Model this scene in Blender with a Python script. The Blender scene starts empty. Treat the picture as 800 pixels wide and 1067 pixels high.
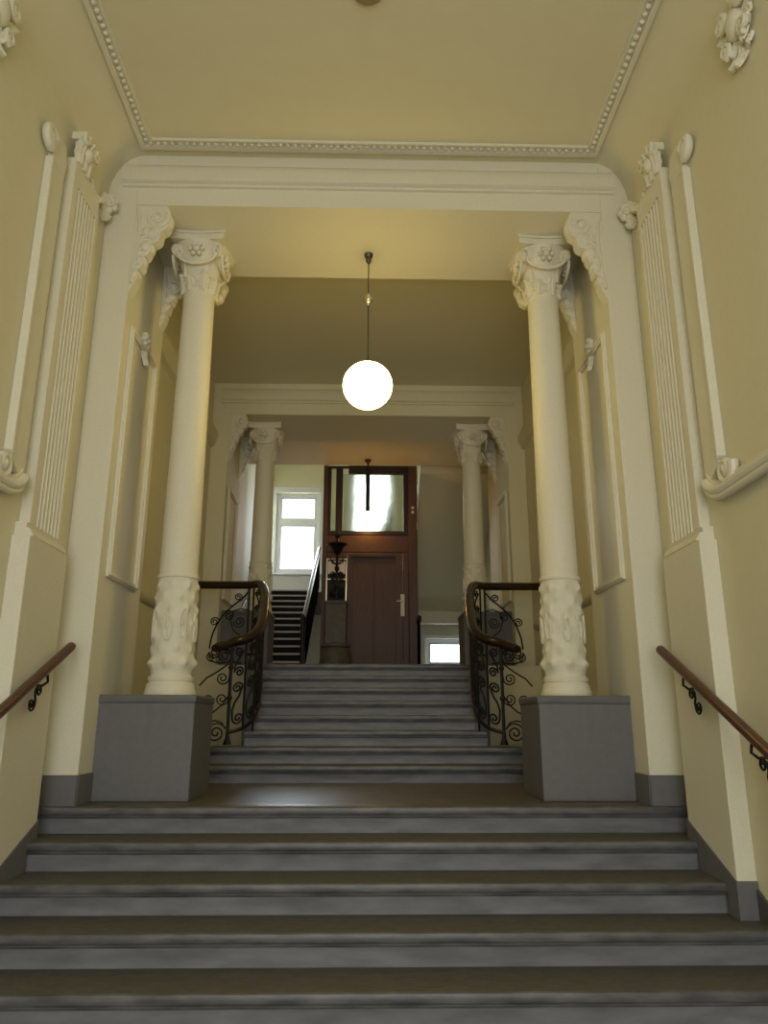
import bpy, bmesh, math, random
from mathutils import Vector, Matrix
random.seed(7)
S = bpy.context.scene
COL = S.collection
PI = math.pi

# ------------------------------------------------------------------ materials
def new_mat(name):
    m = bpy.data.materials.new(name); m.use_nodes = True
    nt = m.node_tree
    return m, nt, nt.nodes['Principled BSDF']

def plain(name, col, rough=0.6, metal=0.0, bump=0.0, scale=30.0, vary=0.0, stretch=None, spec=0.5):
    m, nt, b = new_mat(name)
    b.inputs['Roughness'].default_value = rough
    b.inputs['Metallic'].default_value = metal
    b.inputs['Specular IOR Level'].default_value = spec
    b.inputs['Base Color'].default_value = (*col, 1)
    if bump or vary:
        tc = nt.nodes.new('ShaderNodeTexCoord')
        mp = nt.nodes.new('ShaderNodeMapping')
        if stretch: mp.inputs['Scale'].default_value = stretch
        nt.links.new(tc.outputs['Object'], mp.inputs['Vector'])
        nz = nt.nodes.new('ShaderNodeTexNoise')
        nz.inputs['Scale'].default_value = scale
        nz.inputs['Detail'].default_value = 5
        nt.links.new(mp.outputs['Vector'], nz.inputs['Vector'])
        if vary:
            rp = nt.nodes.new('ShaderNodeValToRGB')
            rp.color_ramp.elements[0].position = 0.3
            rp.color_ramp.elements[1].position = 0.7
            rp.color_ramp.elements[0].color = (*[c * (1 - vary) for c in col], 1)
            rp.color_ramp.elements[1].color = (*[min(1, c * (1 + vary)) for c in col], 1)
            nt.links.new(nz.outputs['Fac'], rp.inputs['Fac'])
            nt.links.new(rp.outputs['Color'], b.inputs['Base Color'])
        if bump:
            bp = nt.nodes.new('ShaderNodeBump')
            bp.inputs['Strength'].default_value = bump
            bp.inputs['Distance'].default_value = 0.01
            nt.links.new(nz.outputs['Fac'], bp.inputs['Height'])
            nt.links.new(bp.outputs['Normal'], b.inputs['Normal'])
    return m

def glow(name, col, strength):
    m = bpy.data.materials.new(name); m.use_nodes = True
    nt = m.node_tree
    nt.nodes.remove(nt.nodes['Principled BSDF'])
    e = nt.nodes.new('ShaderNodeEmission')
    e.inputs['Color'].default_value = (*col, 1); e.inputs['Strength'].default_value = strength
    nt.links.new(e.outputs[0], nt.nodes['Material Output'].inputs['Surface'])
    return m

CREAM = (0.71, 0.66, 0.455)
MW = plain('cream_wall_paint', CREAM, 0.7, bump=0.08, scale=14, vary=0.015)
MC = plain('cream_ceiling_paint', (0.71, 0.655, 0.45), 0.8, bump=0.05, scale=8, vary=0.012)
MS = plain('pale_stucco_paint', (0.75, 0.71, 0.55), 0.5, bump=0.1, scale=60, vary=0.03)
MG = plain('grey_gloss_paint', (0.138, 0.135, 0.134), 0.5, bump=0.05, scale=18, vary=0.06)
MGD = plain('dark_grey_skirting_paint', (0.085, 0.08, 0.075), 0.55, bump=0.05, scale=18, vary=0.06)
MT = plain('worn_brown_tread_stone', (0.081, 0.073, 0.059), 0.55, bump=0.2, scale=26, vary=0.22, stretch=(0.7, 1.4, 1))
MR = plain('blue_grey_marble_riser', (0.175, 0.177, 0.184), 0.42, bump=0.12, scale=7, vary=0.25, stretch=(0.5, 1, 2.0))
MN = plain('dirty_marble_nosing', (0.100, 0.098, 0.095), 0.42, bump=0.15, scale=13, vary=0.45, stretch=(0.4, 1, 1.5))
MF = plain('polished_landing_stone', (0.105, 0.09, 0.066), 0.38, bump=0.12, scale=7, vary=0.3)
MB = plain('black_wrought_iron', (0.006, 0.006, 0.007), 0.4, metal=0.3, bump=0.1, scale=50)
MFT = plain('shade_toned_far_stair_stone', (0.012, 0.011, 0.012), 0.6, bump=0.1, spec=0.2)  # dimness of the far treads and risers put into the base colour
MFN = plain('pale_far_nosing', (0.5, 0.5, 0.53), 0.35, bump=0.1)  # far stair nosings, much paler than their treads and risers
MBLK = plain('matt_black_panel', (0.008, 0.007, 0.008), 0.9, bump=0.05, spec=0.0)
MH = plain('varnished_brown_rail_wood', (0.085, 0.032, 0.016), 0.28, bump=0.1, scale=10, vary=0.3, stretch=(6, 1, 6))
MHD = plain('dark_polished_rail_wood', (0.020, 0.009, 0.006), 0.2, bump=0.05, scale=10, vary=0.3)
MD = plain('red_brown_door_wood', (0.088, 0.037, 0.021), 0.5, bump=0.1, scale=12, vary=0.25, stretch=(8, 1, 0.7))
MDD = plain('dark_frame_wood', (0.02, 0.010, 0.008), 0.4, bump=0.1, scale=12, vary=0.25)
MCH = plain('brass_chrome', (0.75, 0.7, 0.6), 0.28, metal=1.0)
MROD = plain('dull_metal_rod', (0.12, 0.11, 0.08), 0.4, metal=0.8)
MWF = plain('white_window_paint', (0.72, 0.74, 0.78), 0.4, bump=0.02)
MST = plain('dim_pedestal_stone', (0.11, 0.095, 0.07), 0.6, bump=0.2, scale=20, vary=0.2)
MPAPER = plain('white_paper', (0.8, 0.8, 0.8), 0.7, bump=0.02)
MBOARD = plain('dark_board', (0.022, 0.021, 0.02), 0.7, bump=0.02)
MPLATE = plain('pale_handle_plate', (0.7, 0.62, 0.5), 0.3, bump=0.02)
MGL = glow('lit_opal_globe', (1.0, 0.75, 0.24), 17)
MGL2 = glow('lit_warm_bulb', (1.0, 0.50, 0.14), 45)
MPANE = glow('bright_daylight_pane', (0.80, 0.90, 1.0), 5)
MPANE2 = glow('overcast_daylight_pane', (0.93, 0.97, 1.0), 9)
MENT = glow('entrance_daylight_pane', (0.95, 0.98, 1.0), 2.6)
def glass_mat():
    m = bpy.data.materials.new('old_rippled_glass'); m.use_nodes = True
    nt = m.node_tree; nt.nodes.remove(nt.nodes['Principled BSDF'])
    g = nt.nodes.new('ShaderNodeBsdfRefraction'); g.inputs['Roughness'].default_value = 0.22; g.inputs['IOR'].default_value = 1.3
    g.inputs['Color'].default_value = (0.86, 0.9, 0.86, 1)
    t = nt.nodes.new('ShaderNodeBsdfTransparent'); t.inputs['Color'].default_value = (0.86, 0.9, 0.86, 1)
    mx = nt.nodes.new('ShaderNodeMixShader'); mx.inputs[0].default_value = 0.6
    nt.links.new(t.outputs[0], mx.inputs[1]); nt.links.new(g.outputs[0], mx.inputs[2])
    nt.links.new(mx.outputs[0], nt.nodes['Material Output'].inputs['Surface'])
    return m
MGLASS = glass_mat()

# ------------------------------------------------------------------ mesh helpers
def BM(): return bmesh.new()

def box(bm, x0, x1, y0, y1, z0, z1, mi=0):
    v = [bm.verts.new(p) for p in ((x0,y0,z0),(x1,y0,z0),(x1,y1,z0),(x0,y1,z0),(x0,y0,z1),(x1,y0,z1),(x1,y1,z1),(x0,y1,z1))]
    for q in ((3,2,1,0),(4,5,6,7),(0,1,5,4),(1,2,6,5),(2,3,7,6),(3,0,4,7)):
        f = bm.faces.new([v[i] for i in q]); f.material_index = mi
    return v

def prism(bm, poly, axis, a, b, mis=None):
    # poly: 2D points; axis 'x': (y,z), 'y': (x,z), 'z': (x,y)
    def mk(p, t):
        return {'x': (t, p[0], p[1]), 'y': (p[0], t, p[1]), 'z': (p[0], p[1], t)}[axis]
    A = [bm.verts.new(mk(p, a)) for p in poly]; B = [bm.verts.new(mk(p, b)) for p in poly]
    n = len(poly)
    fs = []
    for i in range(n):
        f = bm.faces.new((A[i], A[(i+1) % n], B[(i+1) % n], B[i])); fs.append(f)
        if mis: f.material_index = mis[i]
    bm.faces.new(A[::-1]); bm.faces.new(B)
    return fs

def lathe(bm, prof, c=(0,0,0), seg=32, fn=None):
    rings = []
    for r, z in prof:
        ring = []
        for i in range(seg):
            t = 2*PI*i/seg
            rr = r + (fn(t, z) if fn else 0)
            ring.append(bm.verts.new((c[0]+rr*math.cos(t), c[1]+rr*math.sin(t), c[2]+z)))
        rings.append(ring)
    for a, b in zip(rings, rings[1:]):
        for i in range(seg):
            f = bm.faces.new((a[i], a[(i+1) % seg], b[(i+1) % seg], b[i])); f.smooth = True
    bm.faces.new(rings[0][::-1]); bm.faces.new(rings[-1])

def tube(bm, pts, r, seg=8, taper=None, flat=1.0):
    pts = [Vector(p) for p in pts]
    n = len(pts); rings = []
    up = Vector((0,0,1))
    t0 = (pts[1]-pts[0]).normalized()
    nrm = t0.cross(up)
    if nrm.length < 0.1: nrm = t0.cross(Vector((1,0,0)))
    nrm.normalize()
    for i in range(n):
        t = (pts[min(i+1, n-1)] - pts[max(i-1, 0)]).normalized()
        nrm = (nrm - t*nrm.dot(t))
        if nrm.length < 1e-6: nrm = t.cross(Vector((0.3,0.5,0.8)))
        nrm.normalize()
        bn = t.cross(nrm)
        rr = r*(taper(i/(n-1)) if taper else 1)
        rings.append([bm.verts.new(pts[i] + nrm*(rr*math.cos(2*PI*k/seg)) + bn*(rr*flat*math.sin(2*PI*k/seg))) for k in range(seg)])
    for a, b in zip(rings, rings[1:]):
        for i in range(seg):
            f = bm.faces.new((a[i], a[(i+1) % seg], b[(i+1) % seg], b[i])); f.smooth = True
    bm.faces.new(rings[0][::-1]); bm.faces.new(rings[-1])

def ball(bm, c, rx, ry=None, rz=None, u=14, v=9):
    ry = ry or rx; rz = rz or rx
    top = bm.verts.new((c[0], c[1], c[2]+rz)); bot = bm.verts.new((c[0], c[1], c[2]-rz))
    rings = []
    for j in range(1, v):
        ph = PI*j/v
        rings.append([bm.verts.new((c[0]+rx*math.sin(ph)*math.cos(2*PI*i/u), c[1]+ry*math.sin(ph)*math.sin(2*PI*i/u), c[2]+rz*math.cos(ph))) for i in range(u)])
    for i in range(u):
        bm.faces.new((top, rings[0][i], rings[0][(i+1) % u])).smooth = True
        bm.faces.new((bot, rings[-1][(i+1) % u], rings[-1][i])).smooth = True
    for a, b in zip(rings, rings[1:]):
        for i in range(u):
            bm.faces.new((a[i], b[i], b[(i+1) % u], a[(i+1) % u])).smooth = True

def leaf(bm, o, up, out, L, W, curl, t=0.014, lobes=4, nu=8, nv=16):
    # an acanthus leaf: grows along up, bends towards out at the tip
    o = Vector(o); up = Vector(up).normalized(); out = Vector(out).normalized(); side = up.cross(out)
    F = []; Bk = []
    for j in range(nv+1):
        v = j/nv
        w = W*(0.30 + 0.9*math.sin(PI*min(1, v*0.92+0.06)))*(1 - 0.28*abs(math.sin(lobes*PI*v)))*(1 if v < .97 else .5)
        ang = curl*v*v
        pos = o + up*(L*(v - 0.25*curl*v**3*0.5)) + out*(L*0.42*curl*v**2.2)
        n = (out*math.cos(ang) - up*math.sin(ang))
        fr = []; br = []
        for i in range(nu+1):
            s = 2*i/nu - 1
            ridge = 0.16*W*(1-abs(s))**0.7 - 0.10*W*s*s + 0.03*W*math.cos(s*PI*4)
            p = pos + side*(s*w*0.5) + n*(ridge + t)
            fr.append(bm.verts.new(p)); br.append(bm.verts.new(p - n*(ridge*0.5 + t*1.6)))
        F.append(fr); Bk.append(br)
    for j in range(nv):
        for i in range(nu):
            bm.faces.new((F[j][i], F[j][i+1], F[j+1][i+1], F[j+1][i])).smooth = True
            bm.faces.new((Bk[j][i+1], Bk[j][i], Bk[j+1][i], Bk[j+1][i+1])).smooth = True
        bm.faces.new((Bk[j][0], F[j][0], F[j+1][0], Bk[j+1][0]))
        bm.faces.new((F[j][nu], Bk[j][nu], Bk[j+1][nu], F[j+1][nu]))
    for i in range(nu):
        bm.faces.new((F[0][i+1], F[0][i], Bk[0][i], Bk[0][i+1]))
        bm.faces.new((F[nv][i], F[nv][i+1], Bk[nv][i+1], Bk[nv][i]))

def catmull(pts, n=10):
    P = [Vector(p) for p in pts]; P = [2*P[0]-P[1]] + P + [2*P[-1]-P[-2]]
    out = []
    for i in range(1, len(P)-2):
        for j in range(n):
            t = j/n
            out.append(0.5*((2*P[i]) + (P[i+1]-P[i-1])*t + (2*P[i-1]-5*P[i]+4*P[i+1]-P[i+2])*t*t + (-P[i-1]+3*P[i]-3*P[i+1]+P[i+2])*t**3))
    out.append(P[-2]); return out

def spiral(c, a, b, r0, r1, turns, start, d=1, n=30):
    c = Vector(c); a = Vector(a); b = Vector(b)
    out = []
    for i in range(n+1):
        s = i/n; r = r0 + (r1-r0)*s; t = start + d*2*PI*turns*s
        out.append(c + a*(r*math.cos(t)) + b*(r*math.sin(t)))
    return out

def build(name, bm, mats, parent=None, label=None, kind=None, bev=0.0, smooth=False):
    bmesh.ops.recalc_face_normals(bm, faces=bm.faces)
    me = bpy.data.meshes.new(name); bm.to_mesh(me); bm.free()
    me.set_sharp_from_angle(angle=math.radians(38))
    for m in (mats if isinstance(mats, (list, tuple)) else [mats]): me.materials.append(m)
    o = bpy.data.objects.new(name, me); COL.objects.link(o)
    if smooth:
        for p in me.polygons: p.use_smooth = True
    if bev:
        md = o.modifiers.new('bevel', 'BEVEL'); md.width = bev; md.segments = 2; md.limit_method = 'ANGLE'; md.angle_limit = 0.6
    if parent: o.parent = parent
    if label: o['label'] = label
    if kind: o['kind'] = kind
    return o

def thing(name, label, cat, loc=(0,0,0), group=None):
    o = bpy.data.objects.new(name, None); COL.objects.link(o)
    o.empty_display_size = 0.1
    o.location = loc; o['label'] = label; o['category'] = cat
    if group: o['group'] = group
    return o

def tag(o, label, cat, group=None):
    o['label'] = label; o['category'] = cat
    if group: o['group'] = group
    return o

def dup(root, loc, label, mirror=False):
    # a copy of a thing with copies of its parts and sub-parts
    r = root.copy(); COL.objects.link(r); r.location = loc; r['label'] = label
    if mirror: r.scale = (-1, 1, 1)
    for ch in list(root.children):
        c = ch.copy(); COL.objects.link(c); c.parent = r
        for g in list(ch.children):
            d = g.copy(); COL.objects.link(d); d.parent = c
    return r

def struct(name, bm, m, bev=0.0, label=None):
    o = build(name, bm, m, bev=bev, kind='structure')
    if label: tag(o, label, name.split('_')[0])
    return o

# ------------------------------------------------------------------ dimensions (metres, landing at z = 0)
W = 2.10                     # half width of the hall
R1, T1, N1 = 0.160, 0.3327, 7
Y0 = 5.158                   # edge of the landing
R2, T2, N2 = 0.1446, 0.2816, 8
YU = 6.981                   # first nosing of the upper flight
ZL = -N1*R1                  # entrance floor
ZU = N2*R2                   # upper floor
YF = 9.20                    # edge of the upper floor
ZS = 4.50                    # soffit of both portals
ZC = 4.97                    # ceiling
YB = 17.5                    # back wall of the stairwell
YK = 12.6                    # wooden screen
YE = -3.0                    # entrance wall

# ------------------------------------------------------------------ room shell
b = BM(); box(b, -W-.3, W+.3, YE-.3, Y0-(N1-1)*T1-.005, ZL-.2, ZL); struct('floor', b, MF, label='dark stone floor at the foot of the lower steps')
b = BM(); box(b, -W, W, Y0+.19, YF, -.3, 0.0); struct('floor', b, MF, label='polished stone landing between the two flights')
b = BM(); box(b, -W, W, YF+.02, YK+.05, ZU-.25, ZU); box(b, -2.31, -1.10, YK+.05, YK+.6, ZU-.25, ZU); box(b, -1.42, 1.42, YF-.0, YF+.02, ZU-.25, ZU); struct('floor', b, MF, label='upper hall floor above the second flight')
for sgn, nm in ((-1, 'wall_left'), (1, 'wall_right')):
    xs = sorted((sgn*W, sgn*(W+.3)))
    b = BM(); box(b, xs[0], xs[1], YE, 10.5, ZL-.2, 5.3); struct(nm, b, MW, label=f'cream painted {nm[5:]} side wall of the staircase hall')
    xs = sorted((sgn*W, sgn*(W+.3)))
    b = BM(); box(b, xs[0], xs[1], 10.5, YK, ZU, 5.3); struct(nm, b, MW, label=f'cream painted {nm[5:]} wall of the upper hall')
    xs = sorted((sgn*2.32, sgn*2.6))
    b = BM(); box(b, xs[0], xs[1], YK, YB+.2, -1.6, 7.6); struct(nm, b, MW, label=f'pale {nm[5:]} wall of the far stairwell')
b = BM(); box(b, -W, W, YE, 5.2, ZC, ZC+.2); struct('ceiling', b, MC, label='cream ceiling of the entrance hall with a beaded border')
b = BM(); box(b, -W, W, 6.2, 9.5, ZC-.02, ZC+.2); struct('ceiling', b, MC, label='shaded ceiling of the middle bay')
b = BM(); box(b, -2.3, 2.3, 10.5, YK, 4.845, ZC+.2); struct('ceiling', b, MC, label='warm lit ceiling of the upper hall')
b = BM(); box(b, -2.6, 2.6, YK, YB+.2, 7.5, 7.7); struct('ceiling', b, MC, label='high ceiling of the far stairwell')
b = BM(); box(b, -2.6, 2.6, YK-.05, YK+.0, ZC, 7.5); struct('wall_stairwell', b, MW, label='wall over the upper hall ceiling')

# coves between the side walls and the entrance ceiling
for sgn, nm in ((-1, 'trim_1'), (1, 'trim_2')):
    n = 10; arc = []
    for i in range(n+1):
        t = (PI/2)*i/n
        arc.append((sgn*(W - 0.27*(1-math.cos(t))), ZC - 0.43 + 0.43*math.sin(t)))
    poly = arc + [(sgn*W, ZC)]
    b = BM(); fs = prism(b, poly, 'y', YE, 5.2)
    for f in fs[:n]: f.smooth = True
    struct(nm, b, MC, label=f'plain cove along the {"left" if sgn<0 else "right"} edge of the entrance ceiling')
# beaded ceiling border
b = BM()
def border(bm, x0, x1, y0, y1, w, z0, z1):
    box(bm, x0, x0+w, y0, y1, z0, z1); box(bm, x1-w, x1, y0, y1, z0, z1); box(bm, x0+w, x1-w, y1-w, y1, z0, z1)
border(b, -1.835, 1.835, YE+.4, 5.105, .038, ZC-.028, ZC)
border(b, -1.797, 1.797, YE+.4, 5.067, .05, ZC-.012, ZC)
border(b, -1.747, 1.747, YE+.4, 5.017, .018, ZC-.022, ZC)
n = 62
for i in range(n):
    x = -1.745 + 3.49*i/(n-1)
    ball(b, (x, 5.042, ZC-.018), .019, .021, .016, 8, 6)
y = 5.0
while y > 2.6:
    for s in (-1, 1): ball(b, (s*1.772, y, ZC-.018), .021, .019, .016, 8, 6)
    y -= .0562
struct('trim_3', b, MS, label='beaded stucco border running round the entrance ceiling')

# ------------------------------------------------------------------ portals (piers and beam), near and far
def portal(y0, y1, zf, far):
    tag_ = 'far' if far else 'near'
    for sgn in (-1, 1):
        xs = sorted((sgn*1.865, sgn*W))
        b = BM(); box(b, xs[0], xs[1], y0, y1, zf, ZC+.1)
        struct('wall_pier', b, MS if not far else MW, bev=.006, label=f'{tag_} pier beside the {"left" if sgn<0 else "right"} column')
        # framed panel on the reveal
        zb, zt = zf + (1.52 if not far else .85), ZS - 1.0
        b = BM()
        xa, xb = sorted((sgn*1.865, sgn*1.842)); xc, xd = sorted((sgn*1.865, sgn*1.830))
        ya, yb = y0+.13, y1-.17
        for (w0, w1, p, q) in ((0, .045, xa, xb), (.012, .03, xc, xd)):
            box(b, p, q, ya+w0, ya+w1, zb+w0, zt-w0); box(b, p, q, yb-w1, yb-w0, zb+w0, zt-w0)
            box(b, p, q, ya+w1, yb-w1, zb+w0, zb+w1); box(b, p, q, ya+w1, yb-w1, zt-w1, zt-w0)
        struct('trim_4', b, MS, bev=.004, label=f'raised panel frame on the {"left" if sgn<0 else "right"} reveal of the {tag_} portal')
    # beam with its mouldings
    b = BM(); box(b, -1.865, 1.865, y0, y1, ZS, ZC+.1)
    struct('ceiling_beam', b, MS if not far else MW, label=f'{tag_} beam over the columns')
    b = BM()
    prof = [(0, 4.66), (-.022, 4.665), (-.022, 4.685), (-.05, 4.695)]
    for i in range(10):
        t = (PI/2)*i/9
        prof.append((-.055*math.cos(t)**.8, 4.70 + .17*math.sin(t)))
    fs = prism(b, [(y0+p[0], p[1]) for p in prof], 'x', -1.985, 1.985)
    for f in fs[4:13]: f.smooth = True
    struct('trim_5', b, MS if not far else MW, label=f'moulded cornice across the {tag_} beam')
portal(5.20, 6.20, 0.0, False)
portal(9.50, 10.50, ZU, True)

# retaining wall under the upper floor
b = BM()
for s in (-1, 1):
    xs = sorted((s*1.42, s*W)); box(b, xs[0], xs[1], YF, YF+.3, 0, ZU)
struct('wall_retaining', b, MW, label='cream wall under the edge of the upper floor')

# mid bay side mouldings
for s in (-1, 1):
    b = BM()
    poly = [(s*W, 1.58), (s*(W-.03), 1.60), (s*(W-.05), 1.64), (s*(W-.05), 1.67), (s*W, 1.68)]
    prism(b, poly, 'y', 6.2, YF+.1)
    poly = [(s*W, 4.02), (s*(W-.05), 4.05), (s*(W-.09), 4.16), (s*(W-.09), 4.22), (s*W, 4.24)]
    prism(b, poly, 'y', 6.2, 9.5)
    struct('trim_6', b, MW, label=f'ledge and cornice along the {"left" if s<0 else "right"} wall of the middle bay')

# skirtings
def stair_profile(ya, yb):
    # top surface of the lower flight between ya and yb (ya < yb), as (y,z) going up the stairs
    pts = []
    for k in range(N1, -1, -1):
        yn = Y0 - k*T1; zt = -k*R1; ye = yn + T1
        lo, hi = max(ya, yn), min(yb, ye if k else 99)
        if k == N1: lo, hi = max(ya, -99), min(yb, ye); zt = ZL
        if lo < hi: pts += [(lo, zt), (hi, zt)]
    return pts
def skline(y): return 0.075 + (y-5.2)*(R1/T1)
for s in (-1, 1):
    sd = 'left' if s < 0 else 'right'
    b = BM()
    def skirt(ya, yb, x0, x1):
        low = stair_profile(ya, yb)
        prism(b, low + [(yb, skline(yb)), (ya, skline(ya))], 'x', x0, x1)
    xs = sorted((s*W, s*(W-.016)))
    skirt(4.95, 5.199, *xs); skirt(3.3, 4.36, *xs)
    struct('baseboard_'+sd, b, MGD, label=f'grey sloping skirting along the {sd} of the lower steps')
    b = BM()
    xs = sorted((s*1.855, s*W)); box(b, xs[0], xs[1], 5.186, 5.2, 0, .19)
    xs = sorted((s*1.851, s*1.865)); box(b, xs[0], xs[1], 5.186, 5.449, 0, .19)
    struct('baseboard_'+sd, b, MG, bev=.003, label=f'grey skirting round the foot of the near {sd} pier')
    b = BM()
    xs = sorted((s*W, s*(W-.015))); box(b, xs[0], xs[1], 6.2, YF, 0, .17)
    struct('baseboard_'+sd, b, MG, label=f'grey skirting along the {sd} wall of the landing')

# ------------------------------------------------------------------ stairs
def step_mesh(y, ztop, rise, depth, zbot, x0, x1, nose=.03):
    b = BM()
    yn = y
    yf = y + nose
    zt = ztop
    poly = [(yn+.012, zt), (yn+.003, zt-.006), (yn, zt-.016), (yn, zt-.040), (yn+.004, zt-.048), (yn+.012, zt-.052),
            (yn+.013, zt-.060), (yf-.004, zt-.064), (yf, zt-.072), (yf, max(zbot, zt-rise)+.0), (yf, zbot), (yf+depth, zbot), (yf+depth, zt)]
    mis = [2,2,2,2,2,2,2,2,1,1,1,1,0]
    prism(b, poly, 'x', x0, x1, mis)
    return b
st = thing('staircase', 'wide lower flight of worn grey stone steps rising to the landing', 'stairs', (0, Y0-(N1-1)*T1, ZL))
for k in range(N1):
    yn = Y0 - k*T1; zt = -k*R1
    bm = step_mesh(yn, zt, R1, T1 if k else .16, ZL, -W+.005, W-.005)
    bmesh.ops.translate(bm, verts=bm.verts, vec=-Vector(st.location))
    build('step', bm, [MT if k else MF, MR, MN], st)

# plan of the left balustrade (x, y); mirrored for the right
PLAN = catmull([(-1.285,7.30,0),(-1.175,7.36,0),(-1.095,7.50,0),(-1.075,7.72,0),(-1.095,8.0,0),(-1.13,8.3,0),(-1.175,8.6,0),(-1.27,8.92,0),(-1.42,9.05,0)], 8)
def plan_x(y):
    best = min(PLAN, key=lambda p: abs(p.y-y)); return best.x
st2 = thing('staircase', 'narrower second flight of grey stone steps between the iron balustrades', 'stairs', (0, YU, 0))
for k in range(1, N2+1):
    yn = YU + (k-1)*T2; zt = k*R2
    if k <= 2: xe = 1.47
    else: xe = min(1.42, -plan_x(yn+.05) + .09)
    dep = T2 if k < N2 else YF-.01-(yn+.03)
    if k == 2: dep = T2
    bm = step_mesh(yn, zt, R2, dep, 0, -xe, xe)
    bmesh.ops.translate(bm, verts=bm.verts, vec=-Vector(st2.location))
    build('step', bm, [MT, MR, MN], st2)

# ------------------------------------------------------------------ plinths and columns
def plinth(x, y0, z, h, wx, wy, label):
    t = thing('column_plinth', label, 'plinth', (x, y0+wy/2, z), 'grey plinths under the columns')
    b = BM(); box(b, -wx/2, wx/2, -wy/2, wy/2, 0, h-.055); build('block', b, MG, t, bev=.006)
    b = BM()
    prof = [(wx/2, wy/2, h-.055), (wx/2+.008, wy/2+.008, h-.045), (wx/2+.01, wy/2+.01, h-.012), (wx/2, wy/2, h)]
    rings = [[b.verts.new((sx*a, sy*c, zz)) for sx, sy in ((-1,-1),(1,-1),(1,1),(-1,1))] for a, c, zz in prof]
    for p, q in zip(rings, rings[1:]):
        for i in range(4): b.faces.new((p[i], p[(i+1) % 4], q[(i+1) % 4], q[i]))
    b.faces.new(rings[0][::-1]); b.faces.new(rings[-1])
    build('cap_slab', b, MG, t)
    return t
PH = .705
plinth(-1.535, 5.46, 0, PH, .67, .66, 'grey painted plinth under the near left column, at the landing edge')
plinth(1.55, 5.46, 0, PH, .67, .66, 'grey painted plinth under the near right column, at the landing edge')
PHF = .72
plinth(-1.59, 9.68, ZU, PHF, .66, .60, 'small dark grey plinth under the far left column, behind the balustrade')
plinth(1.575, 9.68, ZU, PHF, .66, .60, 'small dark grey plinth under the far right column, behind the balustrade')

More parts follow.
